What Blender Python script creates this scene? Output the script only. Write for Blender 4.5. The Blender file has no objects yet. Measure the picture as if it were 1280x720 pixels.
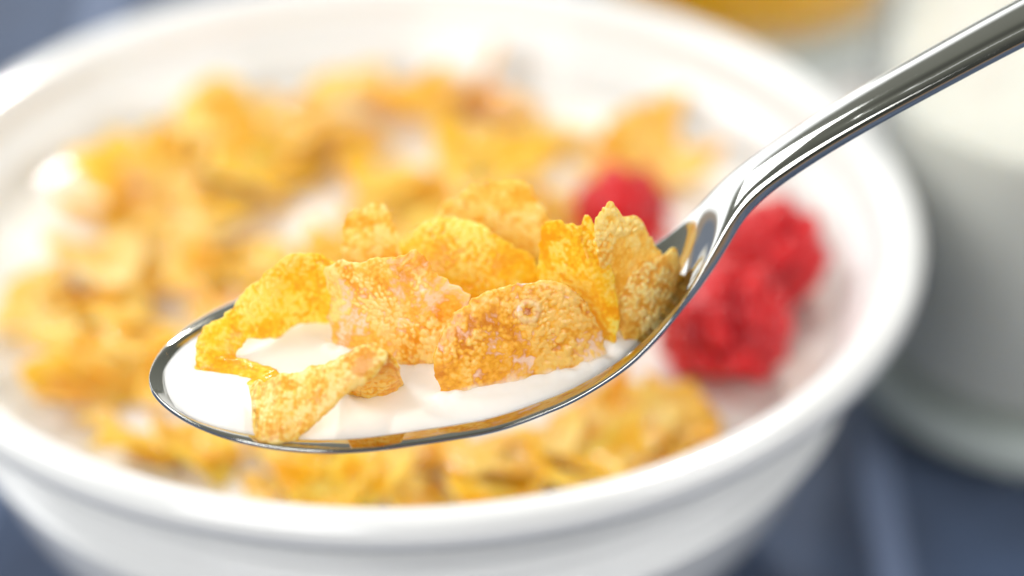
import bpy, bmesh, math, random
import numpy as np
from mathutils import Vector

# ------------------------------------------------------------------ camera, light, exposure
MM = 0.001
sc = bpy.context.scene
TH = math.radians(32.8); FP = 3555.6; H = 62.0          # camera pitch, focal length in photo pixels, rim height (mm)
RX = np.array([1.0, 0, 0]); FW = np.array([0, math.cos(TH), -math.sin(TH)]); UP = np.array([0, math.sin(TH), math.cos(TH)])
CP = np.array([0, 0, H]) + 17.8*RX - 12.8*UP - 450*FW
cam = bpy.data.objects.new('camera', bpy.data.cameras.new('camera')); sc.collection.objects.link(cam)
cam.location = Vector(CP*MM); cam.rotation_euler = (math.pi/2 - TH, 0, 0)
cam.data.lens = 100; cam.data.sensor_width = 36
cam.data.clip_start = 0.02; cam.data.clip_end = 20
cam.data.dof.use_dof = True; cam.data.dof.focus_distance = 0.346; cam.data.dof.aperture_fstop = 6.6
sc.camera = cam

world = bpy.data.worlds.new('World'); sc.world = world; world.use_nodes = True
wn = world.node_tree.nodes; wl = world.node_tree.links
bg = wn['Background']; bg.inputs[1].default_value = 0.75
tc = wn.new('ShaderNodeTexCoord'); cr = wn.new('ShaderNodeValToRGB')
dp = wn.new('ShaderNodeVectorMath'); dp.operation = 'DOT_PRODUCT'; dp.inputs[1].default_value = (-.5, .85, -.15)   # axis of the added bright band, back left
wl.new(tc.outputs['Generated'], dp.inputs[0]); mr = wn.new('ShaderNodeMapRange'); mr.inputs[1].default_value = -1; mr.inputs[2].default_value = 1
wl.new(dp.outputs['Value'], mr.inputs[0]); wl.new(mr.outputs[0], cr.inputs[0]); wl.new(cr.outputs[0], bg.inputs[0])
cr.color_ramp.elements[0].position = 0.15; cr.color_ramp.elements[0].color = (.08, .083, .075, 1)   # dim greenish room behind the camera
cr.color_ramp.elements[1].position = 0.90; cr.color_ramp.elements[1].color = (2.7, 2.75, 2.8, 1)      # unseen bright band added opposite the camera to whiten the spoon's reflections
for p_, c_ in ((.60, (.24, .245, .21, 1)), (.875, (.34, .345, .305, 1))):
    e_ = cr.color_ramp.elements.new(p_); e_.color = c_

def area(name, loc, target, size, power, col, sy=None):
    l = bpy.data.lights.new(name, 'AREA'); l.energy = power; l.color = col
    l.shape = 'RECTANGLE'; l.size = size; l.size_y = sy or size
    o = bpy.data.objects.new(name, l); sc.collection.objects.link(o)
    o.location = loc; o.rotation_euler = (Vector(target) - Vector(loc)).to_track_quat('-Z', 'Y').to_euler()
    return o
area('window_light', (-1.00, 0.42, 1.15), (0, 0, 0.06), 0.8, 12.5, (.98, .99, 1), 0.7)
area('front_fill_light', (-0.45, -0.95, 0.75), (0, 0, 0.06), 0.75, 12, (1, .99, .98))
area('back_glint_lamp', (0.25, 1.0, 1.15), (0, -.03, 0.06), 0.09, 12, (1, .95, .86))  # small lamp added at the back for the milk glint and rim sparkle
area('right_fill_light', (0.85, -0.35, 0.65), (0.05, 0, 0.05), 0.6, 5.5, (1, .99, .98))  # unseen area lamp added to fill the darker right-hand flakes
sc.view_settings.view_transform = 'Standard'; sc.view_settings.look = 'None'
sc.view_settings.exposure = 0.11; sc.view_settings.gamma = 1
sc.render.engine = 'CYCLES'; sc.cycles.max_bounces = 10; sc.cycles.transmission_bounces = 8
sc.cycles.caustics_refractive = False; sc.cycles.caustics_reflective = False

# ------------------------------------------------------------------ helpers
def Pt(px, py, d): return CP + FW*d + RX*(px-640)/FP*d + UP*(360-py)/FP*d
def onz(px, py, z):
    q = FW + RX*(px-640)/FP + UP*(360-py)/FP
    return CP + q*(z-CP[2])/q[2]
def mesh(name, V, F, smooth=True):
    me = bpy.data.meshes.new(name); me.from_pydata((np.asarray(V)*MM).tolist(), [], F)
    me.polygons.foreach_set('use_smooth', [smooth]*len(me.polygons)); me.update()
    return me
def obj(name, me, mat=None, parent=None, loc=None):
    o = bpy.data.objects.new(name, me); sc.collection.objects.link(o)
    if mat and me: me.materials.append(mat)
    if parent: o.parent = parent
    if loc is not None: o.location = Vector(np.asarray(loc)*MM)
    return o
def tag(o, label, cat, group=None, kind=None):
    if label: o['label'] = label
    if cat: o['category'] = cat
    if group: o['group'] = group
    if kind: o['kind'] = kind
    return o
def empty(name, loc):
    return obj(name, None, loc=loc)
def lathe(prof, n=160, closed=False):
    V = []; F = []; m = len(prof)
    for r, z in prof:
        for k in range(n):
            a = 2*math.pi*k/n; V.append((r*math.cos(a), r*math.sin(a), z))
    for i in range(m if closed else m-1):
        j = (i+1) % m
        for k in range(n):
            F.append((i*n+k, i*n+(k+1) % n, j*n+(k+1) % n, j*n+k))
    return V, F
def smooth_prof(pts, k=6):
    P = np.array(pts, float); out = []
    for i in range(len(P)-1):
        p0 = P[max(i-1, 0)]; p1 = P[i]; p2 = P[i+1]; p3 = P[min(i+2, len(P)-1)]
        for t in np.arange(k)/k:
            out.append(.5*((2*p1)+(-p0+p2)*t+(2*p0-5*p1+4*p2-p3)*t*t+(-p0+3*p1-3*p2+p3)*t**3))
    out.append(P[-1]); return np.array(out)

# numpy noise
def _h(ix, iy, iz, s):
    x = (ix.astype(np.int64)*73856093) ^ (iy.astype(np.int64)*19349663) ^ (iz.astype(np.int64)*83492791) ^ (s*2654435761)
    x = (x ^ (x >> 13))*1274126177 & 0x7fffffff
    x = (x ^ (x >> 15))*668265263 & 0x7fffffff
    return ((x ^ (x >> 11)) & 0xffff)/65535.0
def vnoise(P, s=0):
    I = np.floor(P).astype(np.int64); f = P-I; f = f*f*(3-2*f); r = 0
    for a in (0, 1):
        for b in (0, 1):
            for c in (0, 1):
                w = (f[:, 0] if a else 1-f[:, 0])*(f[:, 1] if b else 1-f[:, 1])*(f[:, 2] if c else 1-f[:, 2])
                r = r + w*_h(I[:, 0]+a, I[:, 1]+b, I[:, 2]+c, s)
    return r*2-1
def fbm(P, s=0, o=3):
    r = 0; a = 1
    for k in range(o): r = r + a*vnoise(P*2**k + 17.3*k, s+k); a *= .5
    return r
def worley(P, s=0):
    I = np.floor(P).astype(np.int64); best = np.full(len(P), 9.)
    for a in (-1, 0, 1):
        for b in (-1, 0, 1):
            for c in (-1, 0, 1):
                J = I + np.array([a, b, c])
                q = np.stack([_h(J[:, 0], J[:, 1], J[:, 2], s+k) for k in (1, 2, 3)], 1)
                d = np.sqrt(((J+q-P)**2).sum(1)); best = np.minimum(best, d)
    return best

# ------------------------------------------------------------------ materials
def new_mat(name):
    m = bpy.data.materials.new(name); m.use_nodes = True
    return m, m.node_tree.nodes, m.node_tree.links, m.node_tree.nodes['Principled BSDF']
def simple(name, col, rough=.3, **kw):
    m, N, L, B = new_mat(name)
    B.inputs['Base Color'].default_value = (*col, 1); B.inputs['Roughness'].default_value = rough
    for k, v in kw.items(): B.inputs[k.replace('_', ' ')].default_value = v
    return m
M = {}
M['ceramic'] = simple('white_glazed_ceramic', (.79, .80, .795), .16, Coat_Weight=.3, Coat_Roughness=.05)
def add_noise_bump(m, scale, strength, dist, detail=4):
    N, L = m.node_tree.nodes, m.node_tree.links; B = N['Principled BSDF']
    t = N.new('ShaderNodeTexCoord'); n = N.new('ShaderNodeTexNoise'); b = N.new('ShaderNodeBump')
    n.inputs['Scale'].default_value = scale; n.inputs['Detail'].default_value = detail
    b.inputs['Strength'].default_value = strength; b.inputs['Distance'].default_value = dist
    L.new(t.outputs['Object'], n.inputs[0]); L.new(n.outputs[0], b.inputs['Height']); L.new(b.outputs[0], B.inputs['Normal'])
    return n
add_noise_bump(M['ceramic'], 60, .15, .0004)
M['milk'] = simple('milk', (.84, .815, .765), .05, Subsurface_Weight=.6, Subsurface_Scale=.004, IOR=1.35)
M['milk'].node_tree.nodes['Principled BSDF'].inputs['Subsurface Radius'].default_value = (1, .92, .8)
# steel
m, N, L, B = new_mat('polished_steel'); M['steel'] = m
B.inputs['Base Color'].default_value = (.60, .605, .575, 1); B.inputs['Metallic'].default_value = 1; B.inputs['Roughness'].default_value = .07
t = N.new('ShaderNodeTexCoord'); n = N.new('ShaderNodeTexNoise'); n.inputs['Scale'].default_value = 350; n.inputs['Detail'].default_value = 6
mp = N.new('ShaderNodeMapRange'); mp.inputs[3].default_value = .04; mp.inputs[4].default_value = .12
L.new(t.outputs['Object'], n.inputs[0]); L.new(n.outputs[0], mp.inputs[0]); L.new(mp.outputs[0], B.inputs['Roughness'])
n2 = N.new('ShaderNodeTexNoise'); n2.inputs['Scale'].default_value = 120; b = N.new('ShaderNodeBump'); b.inputs['Strength'].default_value = .06; b.inputs['Distance'].default_value = .0004
L.new(t.outputs['Object'], n2.inputs[0]); L.new(n2.outputs[0], b.inputs['Height']); L.new(b.outputs[0], B.inputs['Normal'])

def flake_mat(name, low, mid, high, milk=.0, trans=.25, tcol=None, rough=.42):
    m, N, L, B = new_mat(name)
    at = N.new('ShaderNodeAttribute'); at.attribute_name = 'relief'
    t = N.new('ShaderNodeTexCoord')
    n = N.new('ShaderNodeTexNoise'); n.inputs['Scale'].default_value = 190; n.inputs['Detail'].default_value = 5; n.inputs['Roughness'].default_value = .6
    L.new(t.outputs['Object'], n.inputs[0])
    a = N.new('ShaderNodeMath'); a.operation = 'MULTIPLY_ADD'; L.new(n.outputs[0], a.inputs[0]); a.inputs[1].default_value = .6
    L.new(at.outputs['Fac'], a.inputs[2])
    r = N.new('ShaderNodeValToRGB'); L.new(a.outputs[0], r.inputs[0])
    e = r.color_ramp.elements; e[0].position = .46; e[0].color = (*low, 1); e[1].color = (*high, 1)
    x = e.new(.78); x.color = (*mid, 1); e[-1].position = 1.10
    # toasted patches
    n3 = N.new('ShaderNodeTexNoise'); n3.inputs['Scale'].default_value = 85; n3.inputs['Detail'].default_value = 3
    L.new(t.outputs['Object'], n3.inputs[0])
    r3 = N.new('ShaderNodeValToRGB'); r3.color_ramp.elements[0].position = .52; r3.color_ramp.elements[1].position = .72
    L.new(n3.outputs[0], r3.inputs[0])
    mx0 = N.new('ShaderNodeMix'); mx0.data_type = 'RGBA'; s = N.new('ShaderNodeMath'); s.operation = 'MULTIPLY'; s.inputs[1].default_value = .32
    L.new(r3.outputs[0], s.inputs[0]); L.new(s.outputs[0], mx0.inputs[0]); L.new(r.outputs[0], mx0.inputs[6]); mx0.inputs[7].default_value = (low[0]*.95, low[1]*.85, low[2]*.7, 1)
    col = mx0.outputs[2]
    if milk:
        n4 = N.new('ShaderNodeTexNoise'); n4.inputs['Scale'].default_value = 150; n4.inputs['Detail'].default_value = 6; n4.inputs['Distortion'].default_value = 1.2
        L.new(t.outputs['Object'], n4.inputs[0])
        sb = N.new('ShaderNodeMath'); sb.operation = 'MULTIPLY_ADD'; sb.inputs[1].default_value = -.35; L.new(at.outputs['Fac'], sb.inputs[0]); L.new(n4.outputs[0], sb.inputs[2])
        r4 = N.new('ShaderNodeMapRange'); r4.inputs[1].default_value = .40-milk*.12; r4.inputs[2].default_value = .52-milk*.12; r4.inputs[4].default_value = .75
        L.new(sb.outputs[0], r4.inputs[0])
        mx = N.new('ShaderNodeMix'); mx.data_type = 'RGBA'; L.new(r4.outputs[0], mx.inputs[0]); L.new(col, mx.inputs[6]); mx.inputs[7].default_value = (.93, .88, .77, 1)
        col = mx.outputs[2]
    fa = N.new('ShaderNodeAttribute'); fa.attribute_name = 'film'
    mf = N.new('ShaderNodeMix'); mf.data_type = 'RGBA'; L.new(fa.outputs['Fac'], mf.inputs[0]); L.new(col, mf.inputs[6]); mf.inputs[7].default_value = (.93, .88, .77, 1); col = mf.outputs[2]
    L.new(col, B.inputs['Base Color'])
    B.inputs['Roughness'].default_value = rough; B.inputs['Subsurface Weight'].default_value = .55
    B.inputs['Subsurface Scale'].default_value = .0006; B.inputs['Subsurface Radius'].default_value = (1, .82, .48)
    B.inputs['Coat Weight'].default_value = .5; B.inputs['Coat Roughness'].default_value = .16
    bp = N.new('ShaderNodeBump'); bp.inputs['Strength'].default_value = .5; bp.inputs['Distance'].default_value = .00025
    nb = N.new('ShaderNodeTexNoise'); nb.inputs['Scale'].default_value = 1900; nb.inputs['Detail'].default_value = 4
    L.new(t.outputs['Object'], nb.inputs[0]); L.new(nb.outputs[0], bp.inputs['Height']); L.new(bp.outputs[0], B.inputs['Normal'])
    T = N.new('ShaderNodeBsdfTranslucent'); T.inputs[0].default_value = (*(tcol or mid), 1); L.new(bp.outputs[0], T.inputs['Normal'])
    ms = N.new('ShaderNodeMixShader'); ms.inputs[0].default_value = trans
    L.new(B.outputs[0], ms.inputs[1]); L.new(T.outputs[0], ms.inputs[2]); L.new(ms.outputs[0], N['Material Output'].inputs[0])
    return m
FM = {
 'yellow': flake_mat('yellow_flake', (.86, .38, .004), (.96, .68, .035), (.99, .85, .20), 0, .42, (1, .78, .07)),
 'golden': flake_mat('golden_flake', (.83, .39, .012), (.96, .69, .11), (.98, .83, .27), .0, .36, (1, .74, .09)),
 'milky':  flake_mat('milk_filmed_flake', (.78, .31, .012), (.95, .64, .11), (.98, .84, .34), .10, .36, (1, .72, .10)),
 'tan':    flake_mat('tan_flake', (.78, .37, .03), (.96, .70, .17), (.98, .86, .38), .0, .40, (1, .78, .2)),
 'brown':  flake_mat('toasted_flake', (.64, .25, .010), (.90, .53, .05), (.94, .68, .18), .18, .3, (1, .62, .06)),
 'orange': flake_mat('orange_flake', (.84, .36, .008), (.95, .64, .07), (.98, .80, .22), .0, .34, (1, .66, .03)),
}

# ------------------------------------------------------------------ table and cloth
tb = obj('table', mesh('table', [(-1500, -900, -3), (1500, -900, -3), (1500, 1500, -3), (-1500, 1500, -3)], [(0, 1, 2, 3)], False), simple('table_wood', (.25, .16, .09), .5))
tag(tb, None, None, kind='structure')
m, N, L, B = new_mat('navy_striped_cotton')
t = N.new('ShaderNodeTexCoord'); sp = N.new('ShaderNodeSeparateXYZ'); L.new(t.outputs['Object'], sp.inputs[0])
def stripes(axis, period, width, off):
    a = N.new('ShaderNodeMath'); a.operation = 'ADD'; a.inputs[1].default_value = off; L.new(sp.outputs[axis], a.inputs[0])
    p = N.new('ShaderNodeMath'); p.operation = 'PINGPONG'; p.inputs[1].default_value = period/2; L.new(a.outputs[0], p.inputs[0])
    c = N.new('ShaderNodeMapRange'); c.inputs[1].default_value = width/2; c.inputs[2].default_value = width/2*.7; L.new(p.outputs[0], c.inputs[0])
    return c.outputs[0]
s1 = stripes('X', .052, .007, -.0835+.002); 
nz = N.new('ShaderNodeTexNoise'); nz.inputs['Scale'].default_value = 30; nz.inputs['Detail'].default_value = 8; L.new(t.outputs['Object'], nz.inputs[0])
r0 = N.new('ShaderNodeValToRGB'); L.new(nz.outputs[0], r0.inputs[0]); r0.color_ramp.elements[0].position = .35; r0.color_ramp.elements[0].color = (.021, .037, .078, 1)
r0.color_ramp.elements[1].position = .7; r0.color_ramp.elements[1].color = (.050, .088, .175, 1)
mx = N.new('ShaderNodeMix'); mx.data_type = 'RGBA'; L.new(s1, mx.inputs[0]); L.new(r0.outputs[0], mx.inputs[6]); mx.inputs[7].default_value = (.14, .19, .31, 1)
L.new(mx.outputs[2], B.inputs['Base Color']); B.inputs['Roughness'].default_value = .75; B.inputs['Sheen Weight'].default_value = .3; B.inputs['Sheen Roughness'].default_value = .4
wv = N.new('ShaderNodeTexNoise'); wv.inputs['Scale'].default_value = 1500; L.new(t.outputs['Object'], wv.inputs[0])
bp = N.new('ShaderNodeBump'); bp.inputs['Strength'].default_value = .6; bp.inputs['Distance'].default_value = .0004; L.new(wv.outputs[0], bp.inputs['Height']); L.new(bp.outputs[0], B.inputs['Normal'])
M['cloth'] = m
nx, ny = 140, 120
gx = np.linspace(-600, 600, nx); gy = np.linspace(-350, 750, ny); X, Y = np.meshgrid(gx, gy); Pn = np.c_[X.ravel()/90, Y.ravel()/90, X.ravel()*0]
Z = np.clip(fbm(Pn, 5, 3)*1.2+1.2, 0, 4) * np.clip((np.hypot(X.ravel(), Y.ravel())-60)/60, 0.05, 1) - .9
V = np.c_[X.ravel(), Y.ravel(), np.minimum(Z, 1.6)-1.0]
Fc = [(j*nx+i, j*nx+i+1, (j+1)*nx+i+1, (j+1)*nx+i) for j in range(ny-1) for i in range(nx-1)]
tag(obj('tablecloth', mesh('tablecloth', V, Fc), M['cloth']), 'navy blue cotton tablecloth with thin pale blue stripes under the bowl', 'tablecloth')

# ------------------------------------------------------------------ cereal bowl
RZ = H
outer = [(38, 0), (41, -.3), (43.5, 1.5), (47, 5), (58.5, 12), (64.5, 20), (68, 28), (69.5, 34)]
z = 34.0; r = 57.5
prof_o = list(outer)
for k in range(5):                                   # embossed rings under the lip
    z0 = 35.5 + k*3.4
    rr = 71 + (z0-34)*.08
    prof_o += [(rr-1.3, z0), (rr+.6, z0+1.0), (rr+1.0, z0+1.9), (rr-.5, z0+2.9)]
prof_o += [(73.2, 53.7), (75.6, 55.0), (79.3, 55.8), (81.9, 57.2), (82.7, 59.2), (82.3, 60.8), (81.2, 61.8), (79.4, 62.0), (77.6, 61.4), (76.4, 60.2),
           (75.8, 58.2), (75.0, 55.5), (73.4, 53.2), (72.7, 51.5), (71.2, 49.2), (69.4, 45), (66.5, 38), (62, 29), (55, 19), (44, 10.5), (30, 6), (14, 4.6), (0.05, 4.4)]
prof_o = [(0.05, 2.0), (33, 2.0), (35, 1.6)] + prof_o
pr = smooth_prof(prof_o, 5)
bowl = obj('cereal_bowl', mesh('cereal_bowl', *lathe([(max(a, .05), b) for a, b in pr], 200)), M['ceramic'])
tag(bowl, 'large round white ceramic bowl with thick rim, filled with cereal', 'bowl')

ZM = H - 14.5                                         # milk level in the bowl
def disc(R, z, zb, n=240, rings=80, amp=.2, seed=2):
    V = []; F = []
    for i in range(rings+1):
        rr = R*i/rings + (.02 if i == 0 else 0)
        for k in range(n):
            a = 2*math.pi*k/n; V.append((rr*math.cos(a), rr*math.sin(a), z))
    V = np.array(V); V[:, 2] += amp*fbm(V/16.0, seed, 2) + .9*np.clip((np.hypot(V[:, 0], V[:, 1])-R+2.2)/2.2, 0, 1)**2
    V[:, 2] += 1.3*np.exp(-((V[:, 0]+17)**2+(V[:, 1]-18)**2)/5.0)      # a bubble-like swell that catches the light
    for i in range(rings):
        for k in range(n): F.append((i*n+k, (i+1)*n+k, (i+1)*n+(k+1) % n, i*n+(k+1) % n))
    b0 = len(V); ring = [(math.cos(2*math.pi*k/n)*(R-3), math.sin(2*math.pi*k/n)*(R-3), zb) for k in range(n)]
    V = np.vstack([V, ring])
    for k in range(n): F.append((rings*n+k, b0+k, b0+(k+1) % n, rings*n+(k+1) % n))
    F.append(tuple(b0+k for k in reversed(range(n))))
    return V, F
bm_ = obj('milk', mesh('milk', *disc(70.6, ZM, ZM-6)), M['milk'])
tag(bm_, 'white milk filling the cereal bowl around the floating flakes', 'milk')

# ------------------------------------------------------------------ flakes
def catmull(pts, n, closed=True):
    P = np.array(pts, float); m = len(P); out = []
    seg = m if closed else m-1
    for i in range(seg):
        g = (lambda k: P[k % m]) if closed else (lambda k: P[min(max(k, 0), m-1)])
        p0, p1, p2, p3 = g(i-1), g(i), g(i+1), g(i+2)
        for t in np.linspace(0, 1, 24, endpoint=False):
            out.append(.5*((2*p1)+(-p0+p2)*t+(2*p0-5*p1+4*p2-p3)*t*t+(-p0+3*p1-3*p2+p3)*t**3))
    if closed: out.append(P[0])
    else: out.append(P[-1])
    out = np.array(out); d = np.r_[0, np.cumsum(np.sqrt((np.diff(out, axis=0)**2).sum(1)))]
    q = np.linspace(0, d[-1], n+1)[:n] if closed else np.linspace(0, d[-1], n)
    return np.c_[np.interp(q, d, out[:, 0]), np.interp(q, d, out[:, 1])]
def relief(P, seed, amp=1., cell=1.15):
    """blistered flake skin: bubbles of two sizes plus broad lumps; returns (height in mm, 0..1 colour key)"""
    Q = P + .16*np.stack([vnoise(P/1.2, seed+40), vnoise(P/1.2, seed+41), vnoise(P/1.2, seed+42)], 1)
    w1 = worley(Q/cell, seed); w2 = worley(Q/(cell*.52), seed+7)
    mask = np.clip(.45+.9*fbm(P/3.2, seed+3, 2), 0, 1)
    b1 = np.clip(1-(w1/.60)**2, 0, 1)**.6*mask; b2 = np.clip(1-(w2/.62)**2, 0, 1)**.8
    lump = fbm(P/4.0, seed+9, 2); mid_ = fbm(P/1.6, seed+13, 2); fine = fbm(P/.42, seed+11, 2)
    calm = .25 + .75*np.clip(.42+1.5*fbm(P/5.0, seed+21, 2), 0, 1)
    h = .78*amp*calm*(.40*b1 + .20*b2*(1-.3*mask) + .16*lump + .06*mid_ + .05*fine)
    raw = calm*(.36*b1 + .40*b2) + .12*mid_ + .10*fine + .08*lump
    key = np.clip(.5 + .24*(raw-raw.mean())/(raw.std()+1e-6), 0, 1)
    return h, key
def close_surface(U, V_, W, nu, nv, seed, th, edge, amp, wrap, pole):
    """U,V_,W: mid-surface grid (nv rings of nu). Builds front and back skins with relief and a rounded rim."""
    P = np.stack([U, V_, W], 1); G = P.reshape(nv, nu, 3)
    du = (np.roll(G, -1, 1)-np.roll(G, 1, 1)) if wrap else np.gradient(G, axis=1)
    dv = np.gradient(G, axis=0)
    if wrap and pole: du[0] = du[1]; dv[0] = dv[1]
    n = np.cross(dv, du) if pole else np.cross(du, dv); n /= np.linalg.norm(n, axis=2, keepdims=True)+1e-9
    n = n*np.where(n[..., 2:3].mean() < 0, -1, 1)
    if pole: n[0] = n[1].mean(0)/np.linalg.norm(n[1].mean(0))
    n = n.reshape(-1, 3)
    out = []; keys = []
    for s in (1, -1):
        h, k = relief(P + (0 if s > 0 else 31.7), seed if s > 0 else seed+100, amp)
        if pole: h = h.reshape(nv, nu); h[0] = h[0].mean(); h = h.ravel()
        e = edge
        out.append(P + s*n*((th*e + h*np.minimum(1, e*1.3))[:, None])); keys.append(k)
    return out, keys
def skin_faces(nu, nv, wrap, base, flip):
    F = []
    for j in range(nv-1):
        for i in range(nu if wrap else nu-1):
            a, b, c, d = base+j*nu+i, base+j*nu+(i+1) % nu, base+(j+1)*nu+(i+1) % nu, base+(j+1)*nu+i
            F.append((a, b, c, d) if not flip else (d, c, b, a))
    return F
def polar_flake(outline, wf, seed, nu=300, nv=56, th=.27, amp=1., jit=.28, hole=None):
    """outline in mm (2D, closed, star-shaped about its centroid); wf(u,v) = bend of the flake towards the viewer"""
    O = catmull(outline, nu); c = O.mean(0)
    a = np.arange(nu)/nu*2*math.pi
    D = O-c; ln = np.linalg.norm(D, axis=1, keepdims=True)
    jj = jit*(fbm(np.c_[O/.9, O[:, :1]*0], seed+60, 3)) + jit*.5*np.abs(fbm(np.c_[O/.45, O[:, :1]*0], seed+62, 1))
    D = D*(1+jj[:, None]/ln)
    rho = (np.arange(nv)/(nv-1))**.85
    G = c + rho[:, None, None]*D[None]
    U, Vv = G[..., 0].ravel(), G[..., 1].ravel()
    W = wf(U, Vv)
    if hole is not None:                                   # a burst blister: crater with a raised ring
        hd = np.hypot(U-hole[0], Vv-hole[1])/hole[2]; W = W - .8*np.exp(-hd**4) + .28*np.exp(-((hd-1.6)/.5)**2)
    edge = np.repeat(np.sqrt(np.clip(1-rho**7, 0, 1)), nu)
    skins, keys = close_surface(U, Vv, W, nu, nv, seed, th, edge, amp, True, True)
    if hole is not None: keys[0] = np.where(hd < 1.15, .05, keys[0])
    nn = nu*nv; V = np.vstack(skins); F = skin_faces(nu, nv, True, 0, False)+skin_faces(nu, nv, True, nn, True)
    me = weld(V, F, np.r_[keys[0], keys[1]])
    return me
def weld(V, F, K):
    R = np.round(V*2e3).astype(np.int64); _, idx, inv = np.unique(R, axis=0, return_index=True, return_inverse=True)
    inv = inv.ravel(); V = V[idx]; K = K[idx]; G = []
    Fa = inv[np.array(F)]
    for f in Fa.tolist():
        g = []
        for i in f:
            if i not in g: g.append(i)
        if len(g) > 2: G.append(g)
    me = mesh('corn_flake', V, G); at = me.attributes.new('relief', 'FLOAT', 'POINT'); at.data.foreach_set('value', K.astype(np.float32))
    return me
def ribbon_flake(A, Bv, wA, wB, seed, nu=300, nv=60, th=.27, amp=1., bulge=1.5):
    """flake lofted between two edge lines A and B (mm), each with a depth line; curls freely"""
    a = catmull(A, nu, False); b = catmull(Bv, nu, False); s = np.linspace(0, 1, nu)
    da = np.interp(s, np.linspace(0, 1, len(wA)), wA); db = np.interp(s, np.linspace(0, 1, len(wB)), wB)
    t = np.linspace(0, 1, nv)[:, None]
    j1 = .3*fbm(np.c_[a/1.1, a[:, :1]*0], seed+60, 3); j2 = .3*fbm(np.c_[b/1.1, b[:, :1]*0], seed+61, 3)
    nrm = (b-a)/(np.linalg.norm(b-a, axis=1, keepdims=True)+1e-6); a = a-nrm*j1[:, None]; b = b+nrm*j2[:, None]
    U = (a[:, 0]*(1-t)+b[:, 0]*t); Vv = (a[:, 1]*(1-t)+b[:, 1]*t); W = da*(1-t)+db*t + bulge*np.sin(math.pi*t)
    e = np.sqrt(np.clip(1-np.abs(2*t-1)**7, 0, 1))*np.sqrt(np.clip(1-np.abs(2*s-1)**16, 0, 1))[None]
    skins, keys = close_surface(U.ravel(), Vv.ravel(), W.ravel(), nu, nv, seed, th, e.ravel(), amp, False, False)
    nn = nu*nv; V = np.vstack(skins); F = skin_faces(nu, nv, False, 0, False)+skin_faces(nu, nv, False, nn, True)
    return V, F, np.r_[keys[0], keys[1]]

# spoon reference frame
SC = Pt(520, 440, 355)                                  # middle of the milk surface in the spoon
ZS = SC[2]; AZ = math.radians(15)
AX = np.array([math.cos(AZ), math.sin(AZ), 0]); NX = np.array([-math.sin(AZ), math.cos(AZ), 0])
KP = None
def milk_depth(py): return float((onz(520, py, ZS)-CP)@FW)
_ty = np.linspace(250, 600, 141); _td = np.array([milk_depth(y) for y in _ty])
def onz_depth(y): return np.interp(y, _ty, _td)
def to_cam_mesh(me, loc_px, d):
    """flake meshes are modelled in a frame that faces the viewer: x right, y up, z towards; turn them into world axes"""
    n = len(me.vertices); co = np.empty(n*3); me.vertices.foreach_get('co', co); co = co.reshape(-1, 3)
    W = co[:, :1]*RX + co[:, 1:2]*UP - co[:, 2:]*FW
    me.vertices.foreach_set('co', W.ravel()); me.update()
BASES = []
spoon_group = 'corn flakes heaped on the spoon'
def spoon_flake(px_outline, base, mat, label, tv=.3, cu=0., cv=0., cuv=0., dd=0., seed=1, crease=None, amp=1., hole=None, sink=9):
    (x1, y1), (x2, y2) = base; y1 += 5; y2 += 5
    d = milk_depth((y1+y2)/2) + dd; k = d/FP
    O = np.array(px_outline, float); c = O.mean(0)
    pb = lambda x: y1 + (y2-y1)*(np.clip(x, min(x1, x2)-30, max(x1, x2)+30)-x1)/(x2-x1)
    low = O[:, 1] > pb(O[:, 0])-12
    O[low, 1] += sink                                    # the foot of the flake stands in the milk
    L = np.c_[(O[:, 0]-c[0])*k, -(O[:, 1]-c[1])*k]
    def wf(u, v):
        yb = pb(u/k+c[0]); h = v+(yb-c[1])*k; uu = u
        wb = -((onz_depth(yb)+dd)-d)
        w = wb + tv*h + cu*uu*uu + cv*np.abs(h)*h + cuv*uu*h
        if crease: w = w + crease[1]*np.abs(u-crease[0]-crease[2]*v)
        return w + .4*fbm(np.c_[u/5, v/5, u*0], seed+80, 2)
    me = polar_flake(L, wf, seed, hole=None if hole is None else ((hole[0]-c[0])*k, -(hole[1]-c[1])*k, hole[2]*k), amp=amp)
    n_ = len(me.vertices); co = np.empty(n_*3); me.vertices.foreach_get('co', co); co = co.reshape(-1, 3)/MM
    hh = co[:, 1] + (pb(co[:, 0]/k+c[0])-c[1])*k          # height above the milk line
    fl = np.clip(.8 - hh/1.2 + .7*fbm(co/1.6, seed+5, 3), 0, .8)
    if hole is not None:
        hd = np.hypot(co[:, 0]-(hole[0]-c[0])*k, co[:, 1]+(hole[1]-c[1])*k); fl = np.maximum(fl, .38*np.exp(-((hd-1.9*hole[2]*k)/(.5*hole[2]*k))**2))
    at = me.attributes.new('film', 'FLOAT', 'POINT'); at.data.foreach_set('value', fl.astype(np.float32))
    BASES.append((onz(x1, y1, ZS), onz(x2, y2, ZS)))
    to_cam_mesh(me, c, d)
    o = obj('corn_flake', me, FM[mat], loc=Pt(c[0], c[1], d))
    return tag(o, label, 'corn flake', spoon_group)

# E back
spoon_flake([(545,270),(556,252),(572,246),(582,236),(598,227),(622,226),(646,229),(660,232),(672,247),(684,268),(694,290),(690,320),(640,345),(590,340),(560,320),(540,300)], ((545,350),(694,350)), 'tan',
  'pale gold corn flake at the very back of the spoon heap, highest of all', tv=.30, cu=-.03, dd=2, seed=3)
# B small upright
spoon_flake([(430,275),(438,264),(455,262),(472,256),(486,261),(491,275),(497,297),(497,330),(480,352),(440,345),(432,320),(429,297)], ((430,370),(497,370)), 'tan',
  'small upright pale corn flake standing alone behind the large centre flake', tv=.35, cu=-.04, dd=-1, seed=5)
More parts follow.
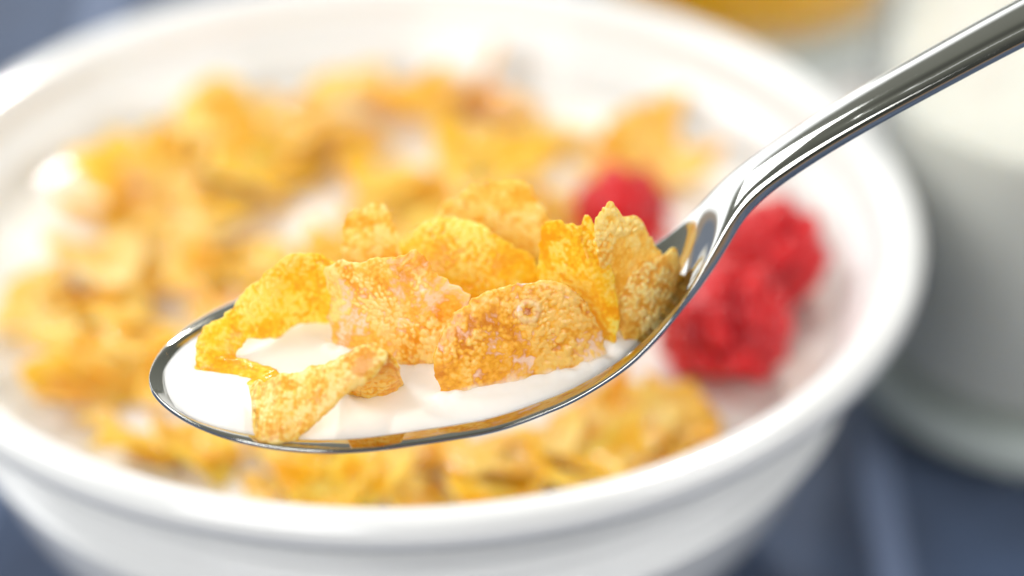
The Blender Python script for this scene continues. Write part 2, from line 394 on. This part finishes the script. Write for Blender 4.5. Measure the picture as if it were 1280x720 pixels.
# D
spoon_flake([(500,308),(508,292),(525,280),(545,272),(575,272),(605,283),(628,300),(650,312),(668,325),(677,350),(675,380),(630,400),(570,400),(525,370),(505,335)], ((510,402),(670,402)), 'yellow',
  'curved yellow corn flake with a glossy blister near its top edge, behind the front flake', tv=.42, cu=-.02, cv=-.03, cuv=.015, dd=1, seed=8)
# H
spoon_flake([(740,285),(748,268),(758,256),(768,262),(776,272),(790,270),(803,280),(812,300),(828,318),(836,340),(828,362),(815,385),(795,402),(775,410),(757,370),(748,330)], ((760,416),(830,384)), 'tan',
  'pale blistered corn flake with a notched top, leaning right near the spoon neck', tv=.45, cu=-.035, cuv=-.01, dd=-1.5, seed=11)
# I
spoon_flake([(796,335),(815,324),(828,320),(842,308),(850,330),(846,362),(837,392),(824,415),(806,432),(788,434),(772,402),(778,362)], ((785,438),(845,415)), 'tan',
  'tan corn flake wedged at the far right against the spoon neck', tv=.2, dd=2.5, seed=14, sink=-4)
# G folded yellow
spoon_flake([(676,292),(684,281),(702,279),(722,282),(731,271),(741,278),(752,300),(762,330),(770,365),(773,398),(766,424),(752,428),(738,412),(715,400),(690,395),(676,370),(674,330)], ((676,415),(768,428)), 'yellow',
  'bright yellow corn flake folded along an upright ridge, right of the heap centre', tv=.38, dd=-1, seed=17, crease=(1.6, -.5, -.35))
# C large centre
spoon_flake([(407,350),(405,335),(418,330),(430,326),(450,328),(475,322),(500,320),(518,314),(532,322),(545,342),(562,352),(586,370),(580,400),(570,432),(545,460),(515,462),(480,455),(450,458),(425,450),(413,425),(409,395),(413,372)], ((410,434),(575,468)), 'milky',
  'large square golden corn flake with milk in its pits, left of the heap centre', tv=.42, cu=-.028, cv=-.01, dd=-.5, seed=21)
# F front half disc with hole
spoon_flake([(543,452),(548,430),(560,405),(578,385),(600,370),(625,359),(655,354),(690,352),(715,360),(735,380),(748,405),(758,430),(759,452),(745,466),(720,474),(690,482),(655,490),(625,497),(600,502),(580,502),(560,495),(547,478)], ((550,496),(758,452)), 'brown',
  'toasted brown half-disc corn flake with a small round hole, front of the heap', tv=.40, cu=-.018, cv=-.02, dd=-.5, seed=27, hole=(660, 389, 6.5))
# A curling yellow ribbon (far upper wing wraps round the tip to a low near wing)
k = 350/FP; c0 = np.array([320, 420])
def mmpts(L): return [((x-c0[0])*k, -(y-c0[1])*k) for x, y in L]
def dep(L): return [-(milk_depth(b)-350) + l for b, l in L]
outerE = [(425,345),(415,326),(392,318),(365,318),(340,328),(322,348),(305,362),(290,378),(270,398),(250,412),(243,432),(240,452),(246,466),(262,474),(280,482),(292,492),(302,486),(318,490)]
innerE = [(413,400),(402,406),(385,404),(365,408),(345,424),(330,424),(310,424),(300,428),(296,436),(294,442),(293,448),(296,452),(304,450),(312,452),(322,456),(332,458),(342,460),(350,470)]
V, F, K = ribbon_flake(mmpts(outerE), mmpts(innerE), dep([(412,4.5),(408,5.5),(410,5),(422,3),(440,1.6),(456,1.0),(470,.3),(488,.1)]), dep([(404,.2),(406,.2),(416,.2),(432,.2),(442,.8),(450,1.0),(456,.9),(468,.5)]), 33, nu=420, nv=64, bulge=.7)
me = weld(V, F, K); to_cam_mesh(me, c0, 350)
tag(obj('corn_flake', me, FM['yellow'], loc=Pt(320, 420, 350)), 'curled bright yellow corn flake wrapping round the milk at the spoon tip', 'corn flake', spoon_group)
# J + K folded flake in front
L1 = [(308,482),(328,476),(350,468),(378,461),(408,453),(433,440),(455,431),(472,429),(487,440)]
L2 = [(324,518),(324,542),(340,552),(368,549),(392,531),(415,510),(440,490),(466,472),(486,452)]
k = 343/FP; c0 = np.array([400, 490])
V1, F1, K1 = ribbon_flake(mmpts(L1), mmpts(L2), [3.2-(milk_depth(485)-343), 2.4, 3.0, 4.5, 5.6], [-(milk_depth(540)-343)+2.6, 5.6, 4.6, 5.0, 5.6], 41, nu=320, nv=70, bulge=.5, amp=.7)
L3 = [(440,452),(452,442),(466,434),(478,433),(490,444),(499,458)]
L4 = [(428,486),(440,494),(458,500),(474,502),(486,494),(502,478)]
V2, F2, K2 = ribbon_flake(mmpts(L3), mmpts(L4), [4.4, 5.2, 5.2, 3.8], [-(milk_depth(492)-343)+.2]*3+[-(milk_depth(482)-343)+.2], 45, nu=200, nv=70, bulge=.6)
me1 = weld(V1, F1, K1); me2 = weld(V2, F2, K2)
to_cam_mesh(me1, c0, 343); to_cam_mesh(me2, c0, 343)
jo = obj('corn_flake', me1, FM['tan'], loc=Pt(400, 490, 343))
tag(jo, 'folded wedge-shaped tan corn flake hanging over the near edge of the spoon', 'corn flake', spoon_group)
ju = obj('folded_side', me2, FM['orange'], jo); ju['label'] = 'orange underside of the folded flake dipping in milk'

# ------------------------------------------------------------------ spoon
S_ = [-33.4, -32, -29, -25, -18, -7, 3, 13, 20, 25.5, 29.5, 32.3, 34.3, 36, 37.6, 39.5, 42, 45, 49.4, 54.5, 64.7, 78, 95, 115, 135, 150, 158, 162]
W_ = [.05, 4.6, 9.3, 13.2, 17.6, 20.6, 20.8, 18.6, 15.4, 12.1, 9.0, 7.0, 5.8, 4.9, 4.25, 3.75, 3.45, 3.35, 3.4, 3.5, 3.8, 4.2, 5.0, 6.4, 7.8, 7.9, 5.6, .05]
Zr = [1.3, 1.25, 1.1, 1.0, .9, .85, .95, 1.35, 1.9, 3.0, 4.5, 6.3, 8.6, 11.0, 13.6, 16.3, 18.5, 20.6, 23.3, 26.1, 31.0, 37.0, 43.5, 50.0, 55.0, 58.0, 59.2, 59.8]
Dp = [0, .8, 2.6, 4.6, 6.8, 8.2, 8.0, 6.8, 5.6, 4.7, 4.0, 3.2, 2.2, 1.2, .5, 0, -.35, -.5, -.55, -.5, -.5, -.5, -.45, -.4, -.4, -.3, -.2, 0]
Tk = [1.0, 1.05, 1.1, 1.15, 1.15, 1.15, 1.15, 1.2, 1.3, 1.6, 1.8, 2.0, 2.3, 2.5, 2.6, 2.6, 2.6, 2.6, 2.6, 2.6, 2.5, 2.4, 2.2, 2.0, 1.9, 1.8, 1.6, .8]
def pch(x, X, Y):                                        # monotone cubic
    X = np.array(X, float); Y = np.array(Y, float); h = np.diff(X); d = np.diff(Y)/h; m = np.zeros(len(X))
    m[1:-1] = np.where(d[:-1]*d[1:] > 0, 2*d[:-1]*d[1:]/(d[:-1]+d[1:]+1e-12), 0); m[0] = d[0]; m[-1] = d[-1]
    i = np.clip(np.searchsorted(X, x)-1, 0, len(X)-2); t = (x-X[i])/h[i]
    return (2*t**3-3*t**2+1)*Y[i]+(t**3-2*t**2+t)*h[i]*m[i]+(-2*t**3+3*t**2)*Y[i+1]+(t**3-t**2)*h[i]*m[i+1]
def crom(x, X, Y):                                       # smooth cubic
    X = np.array(X, float); Y = np.array(Y, float); m = np.gradient(Y, X)
    h = np.diff(X); i = np.clip(np.searchsorted(X, x)-1, 0, len(X)-2); t = (x-X[i])/h[i]
    return (2*t**3-3*t**2+1)*Y[i]+(t**3-2*t**2+t)*h[i]*m[i]+(-2*t**3+3*t**2)*Y[i+1]+(t**3-t**2)*h[i]*m[i+1]
def ellw(s):
    w = pch(s, S_, W_)
    w = np.where(s < -7, 20.6*np.clip(1-((s+7)/26.4)**2, 0, 1)**.58, w)
    end = np.clip((162-s)/8, 0, 1); w = np.where(s > 154, 7.4*np.sqrt(np.clip(1-(1-end)**2, 0, 1)), w)
    return np.maximum(w*(1-.055*np.clip((32-s)/6, 0, 1)), .02)
def inner(s, v):                                         # height of the upper surface over the rim line
    D = crom(s, S_, Dp); lip = np.clip(D/2, 0, 1)
    a = np.clip(np.abs(v)/.86, 0, 1)
    bowl = -D*(1-a**2.3) - .35*lip*np.clip(1-(np.abs(v)-.86)/.14, 0, 1)**1.5
    flat = -D*(1-v*v)
    k = np.clip((s-30)/6, 0, 1); k = k*k*(3-2*k)
    facet = .28*np.clip((s-50)/15, 0, 1)*(-np.exp(-((np.abs(v)-.62)/.10)**2))
    return bowl*(1-k) + flat*k + facet
ss = np.concatenate([-33.4+4.4*(1-np.cos(np.linspace(0, math.pi/2, 24))), np.linspace(-28.6, 28, 90)[0:], np.linspace(28.4, 46, 70), np.linspace(47, 154, 100), 162-8*(1-np.sin(np.linspace(0, math.pi/2, 20)))[0:][::1]])
ss = np.unique(np.clip(ss, -33.4, 162)); NS = len(ss); NA = 128
aa = np.arange(NA)/NA*2*math.pi
w = ellw(ss); zr = crom(ss, S_, Zr); T = crom(ss, S_, Tk)
def soften(y, sig=1.3):
    out = y.copy()
    for i in np.where((ss > 26) & (ss < 150))[0]:
        g = np.exp(-.5*((ss-ss[i])/sig)**2)*np.gradient(ss); out[i] = (g*y).sum()/g.sum()
    return out
w = soften(w); zr = soften(zr, 1.6)
# centreline tangent so that the section stays square to the handle
tz = np.gradient(zr, ss); tn = np.sqrt(1+tz**2)
kh = np.clip((ss-30)/8, 0, 1); kh = kh*kh*(3-2*kh)
V = []
for i in range(NS):
    ca, sa = np.cos(aa), np.sin(aa)
    v = np.sign(ca)*np.abs(ca)**.7; hh = T[i]/2*np.sign(sa)*np.abs(sa)**(.42 if ss[i] < 36 else .42+.2*min(1, (ss[i]-36)/10))
    if True: hh = hh*min(1, w[i]/1.2)
    mid = inner(np.full(NA, ss[i]), v)
    nxs, nzs = -tz[i]/tn[i]*kh[i], 1/tn[i]*kh[i] + (1-kh[i])
    off = mid - T[i]/2 + hh
    P = SC[None] + AX*(ss[i]+nxs*off)[:, None] + NX*(v*w[i])[:, None] + np.array([0, 0, 1.])*(zr[i]+nzs*off)[:, None]
    V.append(P)
V = np.array(V); G = V
du = np.gradient(G, axis=0); dv = np.roll(G, -1, 1)-np.roll(G, 1, 1)
Nn = np.cross(dv, du); Nn /= np.linalg.norm(Nn, axis=2, keepdims=True)+1e-9
ctr = G.mean(1, keepdims=True)
if ((G-ctr)*Nn).sum(2).mean() < 0: Nn = -Nn; flip = True
else: flip = False
Nn[0] = -AX; Nn[-1] = AX
cut = int(np.searchsorted(ss, 36.5))
spoon = empty('spoon', SC + AX*60 + np.array([0, 0, 30])); org = SC + AX*60 + np.array([0, 0, 30])
tag(spoon, 'shiny stainless steel spoon holding corn flakes and milk above the bowl', 'spoon')
def spoon_part(name, i0, i1):
    Vp = (G[i0:i1+1]-org).reshape(-1, 3); n = i1-i0+1; F = []
    for i in range(n-1):
        for k in range(NA):
            f = (i*NA+k, (i+1)*NA+k, (i+1)*NA+(k+1) % NA, i*NA+(k+1) % NA); F.append(f if flip else f[::-1])
    me = mesh(name, Vp, F); me.normals_split_custom_set_from_vertices(Nn[i0:i1+1].reshape(-1, 3).tolist())
    return obj(name, me, M['steel'], spoon)
spoon_part('spoon_bowl', 0, cut); spoon_part('handle', cut, NS-1)

# milk in the spoon: volume between the metal and a level surface with a soft meniscus
sm = np.concatenate([-31.38+1.4*(1-np.cos(np.linspace(0, 1.4, 10))), np.linspace(-30, 29.5, 230)]); nv = 121; Vt = []; Vb = []
D0 = crom(sm, S_, Dp); W0 = ellw(sm); Z0 = crom(sm, S_, Zr)
vv = np.linspace(-1, 1, 201)
vmax = []
for i in range(len(sm)):
    zz = Z0[i] + inner(np.full(201, sm[i]), vv); ok = np.where(zz < .12)[0]
    vmax.append(np.abs(vv[ok]).max() if len(ok) else 0.0)
vmax = np.minimum(np.array(vmax), .86)
keep = vmax > .03; sm, D0, W0, Z0, vmax = [q[keep] for q in (sm, D0, W0, Z0, vmax)]
kk = np.ones(19)/19; vs_ = np.convolve(np.pad(vmax, 9, mode='edge'), kk, 'valid'); vmax = np.minimum(vmax+.01, vs_+.02)
tipc = np.clip((sm+31.4)/11, 0, 1); vmax = np.where(sm < -20.4, np.minimum(vmax, 15.0*np.sqrt(1-(1-tipc)**2)/W0), vmax)
hc_ = np.clip((29.6-sm)/9, 0, 1); vmax = np.where(sm > 20.6, np.minimum(vmax, 12.5*np.sqrt(1-(1-hc_)**2)/W0), vmax)
for i in range(len(sm)):
    x = np.sin(np.linspace(-math.pi/2, math.pi/2, nv))*vmax[i]
    dist = (vmax[i]-np.abs(x))*W0[i]; endd = min(sm[i]+31.4, 29.6-sm[i])
    dd_ = np.minimum(dist, endd)
    top = .12 + .30*(1-np.exp(-dd_/1.3)) + .16*fbm(np.c_[np.full(nv, sm[i])/6, x*W0[i]/6, x*0], 77, 2)*np.clip(dd_/2, 0, 1)
    Q = SC[:2] + AX[:2]*sm[i] + NX[:2]*(x*W0[i])[:, None]; dm = np.full(nv, 99.)
    for A_, B_ in BASES:
        ab = (B_-A_)[:2]; t_ = np.clip(((Q-A_[:2])@ab)/(ab@ab), 0, 1); dm = np.minimum(dm, np.linalg.norm(Q-A_[:2]-t_[:, None]*ab, axis=1))
    top = top + .55*np.exp(-np.maximum(dm-.5, 0)/.8)*(1+.5*vnoise(np.c_[Q/1.1, Q[:, :1]*0], 91))*np.clip(dd_/2, 0, 1)
    bot = np.minimum(Z0[i]+inner(np.full(nv, sm[i]), x)-.15, top-.02)
    base = SC + AX*sm[i]
    Vt.append(base + NX*(x*W0[i])[:, None] + np.array([0, 0, 1.])*top[:, None]); Vb.append(base + NX*(x*W0[i])[:, None] + np.array([0, 0, 1.])*bot[:, None])
n1 = len(sm); Vm = np.vstack([np.array(Vt).reshape(-1, 3), np.array(Vb).reshape(-1, 3)]); o_ = n1*nv; F = []
for i in range(n1-1):
    for j in range(nv-1):
        a = i*nv+j; F.append((a, a+nv, a+nv+1, a+1)); F.append((o_+a, o_+a+1, o_+a+nv+1, o_+a+nv))
    F.append((i*nv, o_+i*nv, o_+(i+1)*nv, (i+1)*nv)); e = nv-1; F.append((i*nv+e, (i+1)*nv+e, o_+(i+1)*nv+e, o_+i*nv+e))
for j in range(nv-1):
    F.append((j, j+1, o_+j+1, o_+j)); a = (n1-1)*nv+j; F.append((a, o_+a, o_+a+1, a+1))
sm_o = obj('milk', mesh('milk', Vm-SC, F), M['milk'], loc=SC)
tag(sm_o, 'white milk pooled in the spoon around the corn flakes', 'milk')

# ------------------------------------------------------------------ flakes floating in the bowl
rnd = random.Random(11)
def bowl_variant(seed, R, stretch, bend, cup):
    r = random.Random(seed); n = r.randint(8, 11); O = []
    for k in range(n):
        a = 2*math.pi*k/n + r.uniform(-.18, .18); q = R*r.uniform(.72, 1.15)
        O.append((q*math.cos(a)*stretch, q*math.sin(a)/stretch))
    ph = r.uniform(0, 6.28); ca, sa = math.cos(ph), math.sin(ph)
    def wf(u, v):
        x = u*ca+v*sa; y = -u*sa+v*ca
        return bend*x*x - cup*y*y + .35*x*y*cup*4 + .7*fbm(np.c_[u/5, v/5, u*0], seed+80, 2)
    return polar_flake(O, wf, seed, nu=110, nv=24, th=.33, amp=1.1, jit=.35)
specs = [(201, 6.6, 1.1, .055, .02), (202, 6.0, 1.2, .07, .0), (203, 7.4, 1.05, .045, .02), (204, 5.4, 1.25, .08, -.03), (205, 7.0, 1.15, .06, .01),
         (206, 6.2, 1.0, .05, -.05), (207, 7.8, 1.2, .04, .015), (208, 5.0, 1.1, .09, .02)]
BV = [bowl_variant(*s) for s in specs]
cols = ['yellow', 'golden', 'tan', 'brown', 'orange', 'milky']
BM = {}
for i, b in enumerate(BV):
    for c in cols:
        q = b.copy(); q.name = 'corn_flake'; q.materials.clear(); q.materials.append(FM[c]); BM[i, c] = q
    bpy.data.meshes.remove(b)
word = {'yellow': 'bright yellow', 'golden': 'golden', 'tan': 'pale tan', 'brown': 'toasted brown', 'orange': 'deep orange', 'milky': 'milky golden'}
# px, py, apparent size in px, colour, extra lift in mm, tilt strength
BF = [
 (300,168,90,'golden',5,.3),(600,108,120,'brown',4,.9),(560,118,90,'golden',2,.6),(500,132,110,'orange',3,.8),(455,120,80,'tan',2,.8),(400,122,110,'golden',4,.9),(350,140,80,'tan',2,.7),(640,140,100,'brown',2,.6),
 (285,160,130,'golden',5,.8),(690,165,100,'golden',2,.5),(800,165,110,'golden',4,.9),(430,175,110,'orange',2,.6),(355,185,110,'golden',3,.7),(575,185,120,'yellow',2,.4),(640,195,110,'yellow',2,.4),
 (230,200,120,'golden',2,.7),(310,215,140,'yellow',4,.6),(395,200,80,'tan',1,.5),(845,215,100,'tan',2,.5),(735,215,70,'tan',1,.4),(780,225,90,'golden',2,.5),(480,225,130,'yellow',3,.5),(530,245,130,'orange',2,.5),
 (150,222,130,'yellow',4,.8),(105,255,110,'yellow',3,.8),(200,250,120,'brown',2,.6),(265,255,120,'golden',2,.5),(160,275,110,'orange',1,.6),(312,262,80,'yellow',2,.5),(460,268,90,'golden',2,.4),(600,250,90,'golden',1,.4),
 (225,300,110,'tan',3,.6),(285,305,110,'orange',1,.5),(345,330,100,'golden',1,.4),(120,325,170,'tan',5,.5),(60,350,100,'golden',2,.7),(180,345,100,'golden',2,.5),(245,345,90,'orange',2,.4),(310,345,110,'golden',1,.4),(400,340,110,'golden',1,.4),(470,320,110,'golden',1,.4),(560,310,110,'yellow',1,.4),(660,300,110,'golden',1,.4),
 (25,395,100,'tan',2,.6),(110,380,100,'orange',1,.5),(165,390,120,'golden',3,.5),(270,400,100,'milky',1,.3),(350,400,100,'milky',0,.3),(450,400,100,'golden',1,.3),(560,400,100,'golden',0,.3),(660,400,110,'tan',1,.3),(740,350,110,'golden',1,.3),
 (50,430,90,'tan',2,.6),(115,445,130,'orange',4,.7),(185,430,120,'golden',3,.5),(75,465,100,'yellow',2,.6),(150,475,110,'golden',1,.5),(215,465,110,'orange',2,.5),(300,480,100,'golden',1,.3),(430,480,100,'milky',0,.3),(560,490,100,'golden',1,.3),(700,460,110,'golden',1,.3),
 (125,525,70,'tan',1,.4),(170,560,120,'yellow',2,.5),(235,560,90,'golden',2,.4),(335,550,80,'tan',1,.3),(360,578,80,'orange',2,.4),(290,570,60,'tan',0,.3),(430,550,100,'golden',1,.4),(500,560,100,'orange',2,.5),
 (410,608,110,'yellow',2,.4),(470,590,110,'yellow',3,.5),(585,565,110,'orange',3,.5),(650,575,120,'golden',3,.5),(615,612,130,'yellow',1,.4),(700,595,110,'yellow',3,.6),(690,545,110,'golden',3,.5),(740,530,120,'orange',3,.6),(800,520,130,'golden',4,.6),(850,520,100,'golden',2,.5),(760,575,110,'yellow',2,.4),(815,560,90,'golden',1,.3),(520,625,110,'golden',1,.3),(330,612,70,'tan',1,.3),
]
rx = random.Random(5)
for k_ in range(34):                                    # more flakes lying between the large ones
    for _ in range(60):
        px, py = rx.uniform(40, 860), rx.uniform(95, 600); q_ = onz(px, py, ZM)
        if math.hypot(q_[0], q_[1]) < 60 and math.hypot(px-380, (py-262)*1.6) > 70 and math.hypot(px-228, (py-385)*1.5) > 45 and math.hypot(px-540, (py-600)*1.5) > 40 and math.hypot(px-700, (py-205)*1.5) > 40 and not (px > 700 and 215 < py < 500): break
    BF.append((round(px), round(py), rx.choice([85, 95, 105]), rx.choice(['golden', 'golden', 'yellow', 'orange', 'brown']), rx.choice([.5, 1, 1.5]), .35))
rows = [0, 150, 205, 245, 290, 330, 375, 415, 460, 515, 570, 700]
rown = ['rearmost row', 'second row from back', 'third row from back', 'fourth row from back', 'fifth row from back', 'middle row', 'raspberry-level row', 'spoon-tip row', 'row below spoon tip', 'second row from near rim', 'row nearest camera']
ordw = ['leftmost', 'second from left', 'third from left', 'fourth from left', 'fifth from left', 'sixth from left', 'seventh from left', 'eighth from left', 'ninth from left', 'tenth from left', 'eleventh from left', 'twelfth from left', 'thirteenth from left', 'fourteenth from left', 'fifteenth from left', 'sixteenth from left', 'seventeenth from left', 'eighteenth from left']
byrow = {}
for q in BF:
    ri = max(i for i in range(len(rows)-1) if q[1] >= rows[i]); byrow.setdefault(ri, []).append(q)
for ri, L_ in byrow.items():
    for oi, (px, py, sz, c, lift, tilt) in enumerate(sorted(L_)):
        zl = ZM + 1.0 + lift; p = onz(px, py, zl); d = (p-CP)@FW
        if math.hypot(p[0], p[1]) > 66: p[:2] *= 66/math.hypot(p[0], p[1])
        vi = rnd.randrange(len(specs)); R = specs[vi][1]
        o = obj('corn_flake', BM[vi, c], loc=p)
        o.scale = [sz*d/FP/2/R*.95]*3
        o.rotation_euler = (rnd.uniform(-.9, .9)*tilt + .35*tilt, rnd.uniform(-.9, .9)*tilt, rnd.uniform(0, 6.28))
        tag(o, f'{word[c]} flake in bowl, {ordw[oi]} in {rown[ri]}', 'corn flake', 'corn flakes floating in the bowl of milk')

# ------------------------------------------------------------------ raspberries
m, N, L, B = new_mat('raspberry_flesh')
B.inputs['Base Color'].default_value = (.62, .012, .03, 1); B.inputs['Roughness'].default_value = .28; B.inputs['Subsurface Weight'].default_value = .4
B.inputs['Subsurface Scale'].default_value = .002; B.inputs['Subsurface Radius'].default_value = (1, .12, .12)
t = N.new('ShaderNodeTexCoord'); n = N.new('ShaderNodeTexNoise'); n.inputs['Scale'].default_value = 220; L.new(t.outputs['Object'], n.inputs[0])
r_ = N.new('ShaderNodeValToRGB'); r_.color_ramp.elements[0].color = (.40, .002, .008, 1); r_.color_ramp.elements[1].color = (.78, .007, .012, 1); r_.color_ramp.elements[0].position = .35; r_.color_ramp.elements[1].position = .65
L.new(n.outputs[0], r_.inputs[0]); L.new(r_.outputs[0], B.inputs['Base Color']); add = n
M['berry'] = m
def raspberry(px, py, rpx, lift, rot, label, seed):
    p = onz(px, py, ZM+lift); d = (p-CP)@FW; R = rpx*d/FP
    r = random.Random(seed); bmv = bmesh.new()
    core = bmesh.ops.create_uvsphere(bmv, u_segments=24, v_segments=14, radius=R*.92*MM)
    for v in core['verts']:
        if v.co.z > 0: v.co.z *= 1.15
        else: v.co.z *= .8
    rings = [(1.05, 1), (.80, 6), (.45, 10), (.08, 12), (-.28, 12), (-.58, 9)]
    for zf, cnt in rings:
        rr = math.sqrt(max(0, 1-(zf/1.15)**2))*.80 if zf > 0 else math.sqrt(max(0, 1-(zf/.85)**2))*.80
        for q in range(cnt):
            a = 2*math.pi*(q + (.5 if int(zf*100) % 2 else 0) + r.uniform(-.12, .12))/cnt
            c = Vector((rr*math.cos(a), rr*math.sin(a), zf*.9))*R*MM
            g = bmesh.ops.create_icosphere(bmv, subdivisions=2, radius=R*.235*r.uniform(.95, 1.08)*MM)
            bmesh.ops.translate(bmv, verts=g['verts'], vec=c)
    me = bpy.data.meshes.new('raspberry'); bmv.to_mesh(me); bmv.free(); me.polygons.foreach_set('use_smooth', [True]*len(me.polygons))
    o = obj('raspberry', me, M['berry'], loc=p); o.rotation_euler = rot
    return tag(o, label, 'raspberry', 'red raspberries on the right side of the bowl')
raspberry(775, 272, 62, 4, (.3, .2, 0), 'bright red raspberry half hidden behind the flakes, leftmost of the three', 1)
raspberry(958, 322, 72, 7, (.2, .9, .4), 'dark red raspberry against the right wall of the bowl, behind the largest one', 2)
raspberry(905, 412, 84, 7, (-.7, .3, .2), 'largest raspberry, nearest the camera, just right of the spoon neck', 3)

# ------------------------------------------------------------------ glasses and napkins
glass, N, L, B = new_mat('clear_glass')                # thin-walled: light passes straight, the surface mirrors by Fresnel
N.remove(B); tr = N.new('ShaderNodeBsdfTransparent'); tr.inputs[0].default_value = (.975, .985, .975, 1)
gl = N.new('ShaderNodeBsdfGlossy'); gl.inputs['Roughness'].default_value = .03; lw = N.new('ShaderNodeLayerWeight')
pw = N.new('ShaderNodeMath'); pw.operation = 'POWER'; pw.inputs[1].default_value = 5; L.new(lw.outputs['Facing'], pw.inputs[0])
fr = N.new('ShaderNodeMath'); fr.operation = 'MULTIPLY_ADD'; fr.inputs[1].default_value = .9; fr.inputs[2].default_value = .04; L.new(pw.outputs[0], fr.inputs[0])
lw.inputs[0].default_value = .5
mg = N.new('ShaderNodeMixShader'); L.new(fr.outputs[0], mg.inputs[0]); L.new(tr.outputs[0], mg.inputs[1]); L.new(gl.outputs[0], mg.inputs[2]); L.new(mg.outputs[0], N['Material Output'].inputs[0])
thick_glass = simple('thick_green_white_glass', (.90, .97, .93), .05, Transmission_Weight=.35, IOR=1.5)
def tumbler(loc, R0, R1, Hh, base, wall, liquid_h, lmat, glabel, llabel, lname, lcat):
    o = empty('drinking_glass', loc); tag(o, glabel, 'glass')
    P = [(0.05, 0.6), (R0*.7, .6), (R0-2.5, 0), (R0-.8, .6), (R0, 2.6), (R0+(R1-R0)*.5, Hh*.5), (R1, Hh-1), (R1-wall*.5, Hh), (R1-wall, Hh-1), (R0-wall+(R1-R0)*.5, Hh*.5), (R0-wall, base+4), (R0-wall-3, base+.6), (R0*.5, base), (.05, base)]
    obj('glass_body', mesh('glass_body', *lathe(smooth_prof(P, 5), 96)), glass, o)
    bs = lathe(smooth_prof([(.05, .8), (R0*.6, .8), (R0-3.4, .4), (R0-1.6, 1.2), (R0-.9, 3), (R0-wall+.6, base-1), (R0-wall-2, base-.5), (.05, base-.5)], 4), 96)
    obj('glass_base', mesh('glass_base', *bs), thick_glass, o)
    rl = R0-wall+(R1-R0)*liquid_h/Hh
    Lq = [(.05, base+.15), (R0*.5, base+.15), (R0-wall-3, base+.75), (R0-wall-.15, base+4), (rl-.15, liquid_h-.6), (rl-.2, liquid_h), (rl-2, liquid_h-.7), (.05, liquid_h-.9)]
    lq = obj(lname, mesh(lname, *lathe(Lq, 96)), lmat, loc=loc); tag(lq, llabel, lcat)
tumbler((115.5, 44, .3), 36, 37, 104, 9, 2.6, 62, M['milk'], 'thick-bottomed clear glass of milk standing right of the cereal bowl', 'white milk filling the glass right of the bowl to about half', 'milk', 'milk')
juice_m = juice = simple('orange_juice', (1.0, .60, .03), .12, Subsurface_Weight=1.0, Subsurface_Scale=.02)
N, L = juice.node_tree.nodes, juice.node_tree.links
T = N.new('ShaderNodeBsdfTranslucent'); T.inputs[0].default_value = (1, .74, .06, 1); ms = N.new('ShaderNodeMixShader'); ms.inputs[0].default_value = .6
L.new(N['Principled BSDF'].outputs[0], ms.inputs[1]); L.new(T.outputs[0], ms.inputs[2]); L.new(ms.outputs[0], N['Material Output'].inputs[0])
tumbler((70, 184, 3.2), 36, 39, 100, 8, 2.4, 84, juice, 'clear glass of orange juice with thick base behind the bowl', 'orange juice in the glass behind the bowl', 'orange_juice', 'juice')

m = simple('white_linen', (.88, .885, .89), .8, Sheen_Weight=.3); add_noise_bump(m, 900, .5, .0003); M['linen'] = m
def napkin(loc, rz, w_, h_, label, seed, thick=4, wr=1.8):
    nx, ny = 60, 50; Vn = []
    X, Y = np.meshgrid(np.linspace(-w_/2, w_/2, nx), np.linspace(-h_/2, h_/2, ny)); X = X.ravel(); Y = Y.ravel()
    e = np.minimum(1, np.minimum(w_/2-np.abs(X), h_/2-np.abs(Y))/3)
    Zt = (thick + wr*np.clip(fbm(np.c_[X/22, Y/60, X*0], seed, 2), -1, 1))*np.sqrt(np.clip(e, 0, 1)) + .2
    X2 = X + 3*fbm(np.c_[Y/40, X/80, X*0], seed+2, 2)
    V = np.vstack([np.c_[X2, Y, Zt], np.c_[X2, Y, Zt*0+.05]]); F = []; o2 = nx*ny
    for j in range(ny-1):
        for i in range(nx-1):
            a = j*nx+i; F.append((a, a+1, a+nx+1, a+nx)); F.append((o2+a, o2+a+nx, o2+a+nx+1, o2+a+1))
    for i in range(nx-1):
        F.append((i, o2+i, o2+i+1, i+1)); a = (ny-1)*nx+i; F.append((a, a+1, o2+a+1, o2+a))
    for j in range(ny-1):
        a = j*nx; F.append((a, a+nx, o2+a+nx, o2+a)); a = j*nx+nx-1; F.append((a, o2+a, o2+a+nx, a+nx))
    o = obj('napkin', mesh('napkin', V, F), M['linen'], loc=loc); o.rotation_euler.z = rz
    return tag(o, label, 'napkin')
napkin((152, 193, 1), .0, 190, 150, 'large white napkin lying behind the bowl, under the juice glass', 5, 1.6, .3)
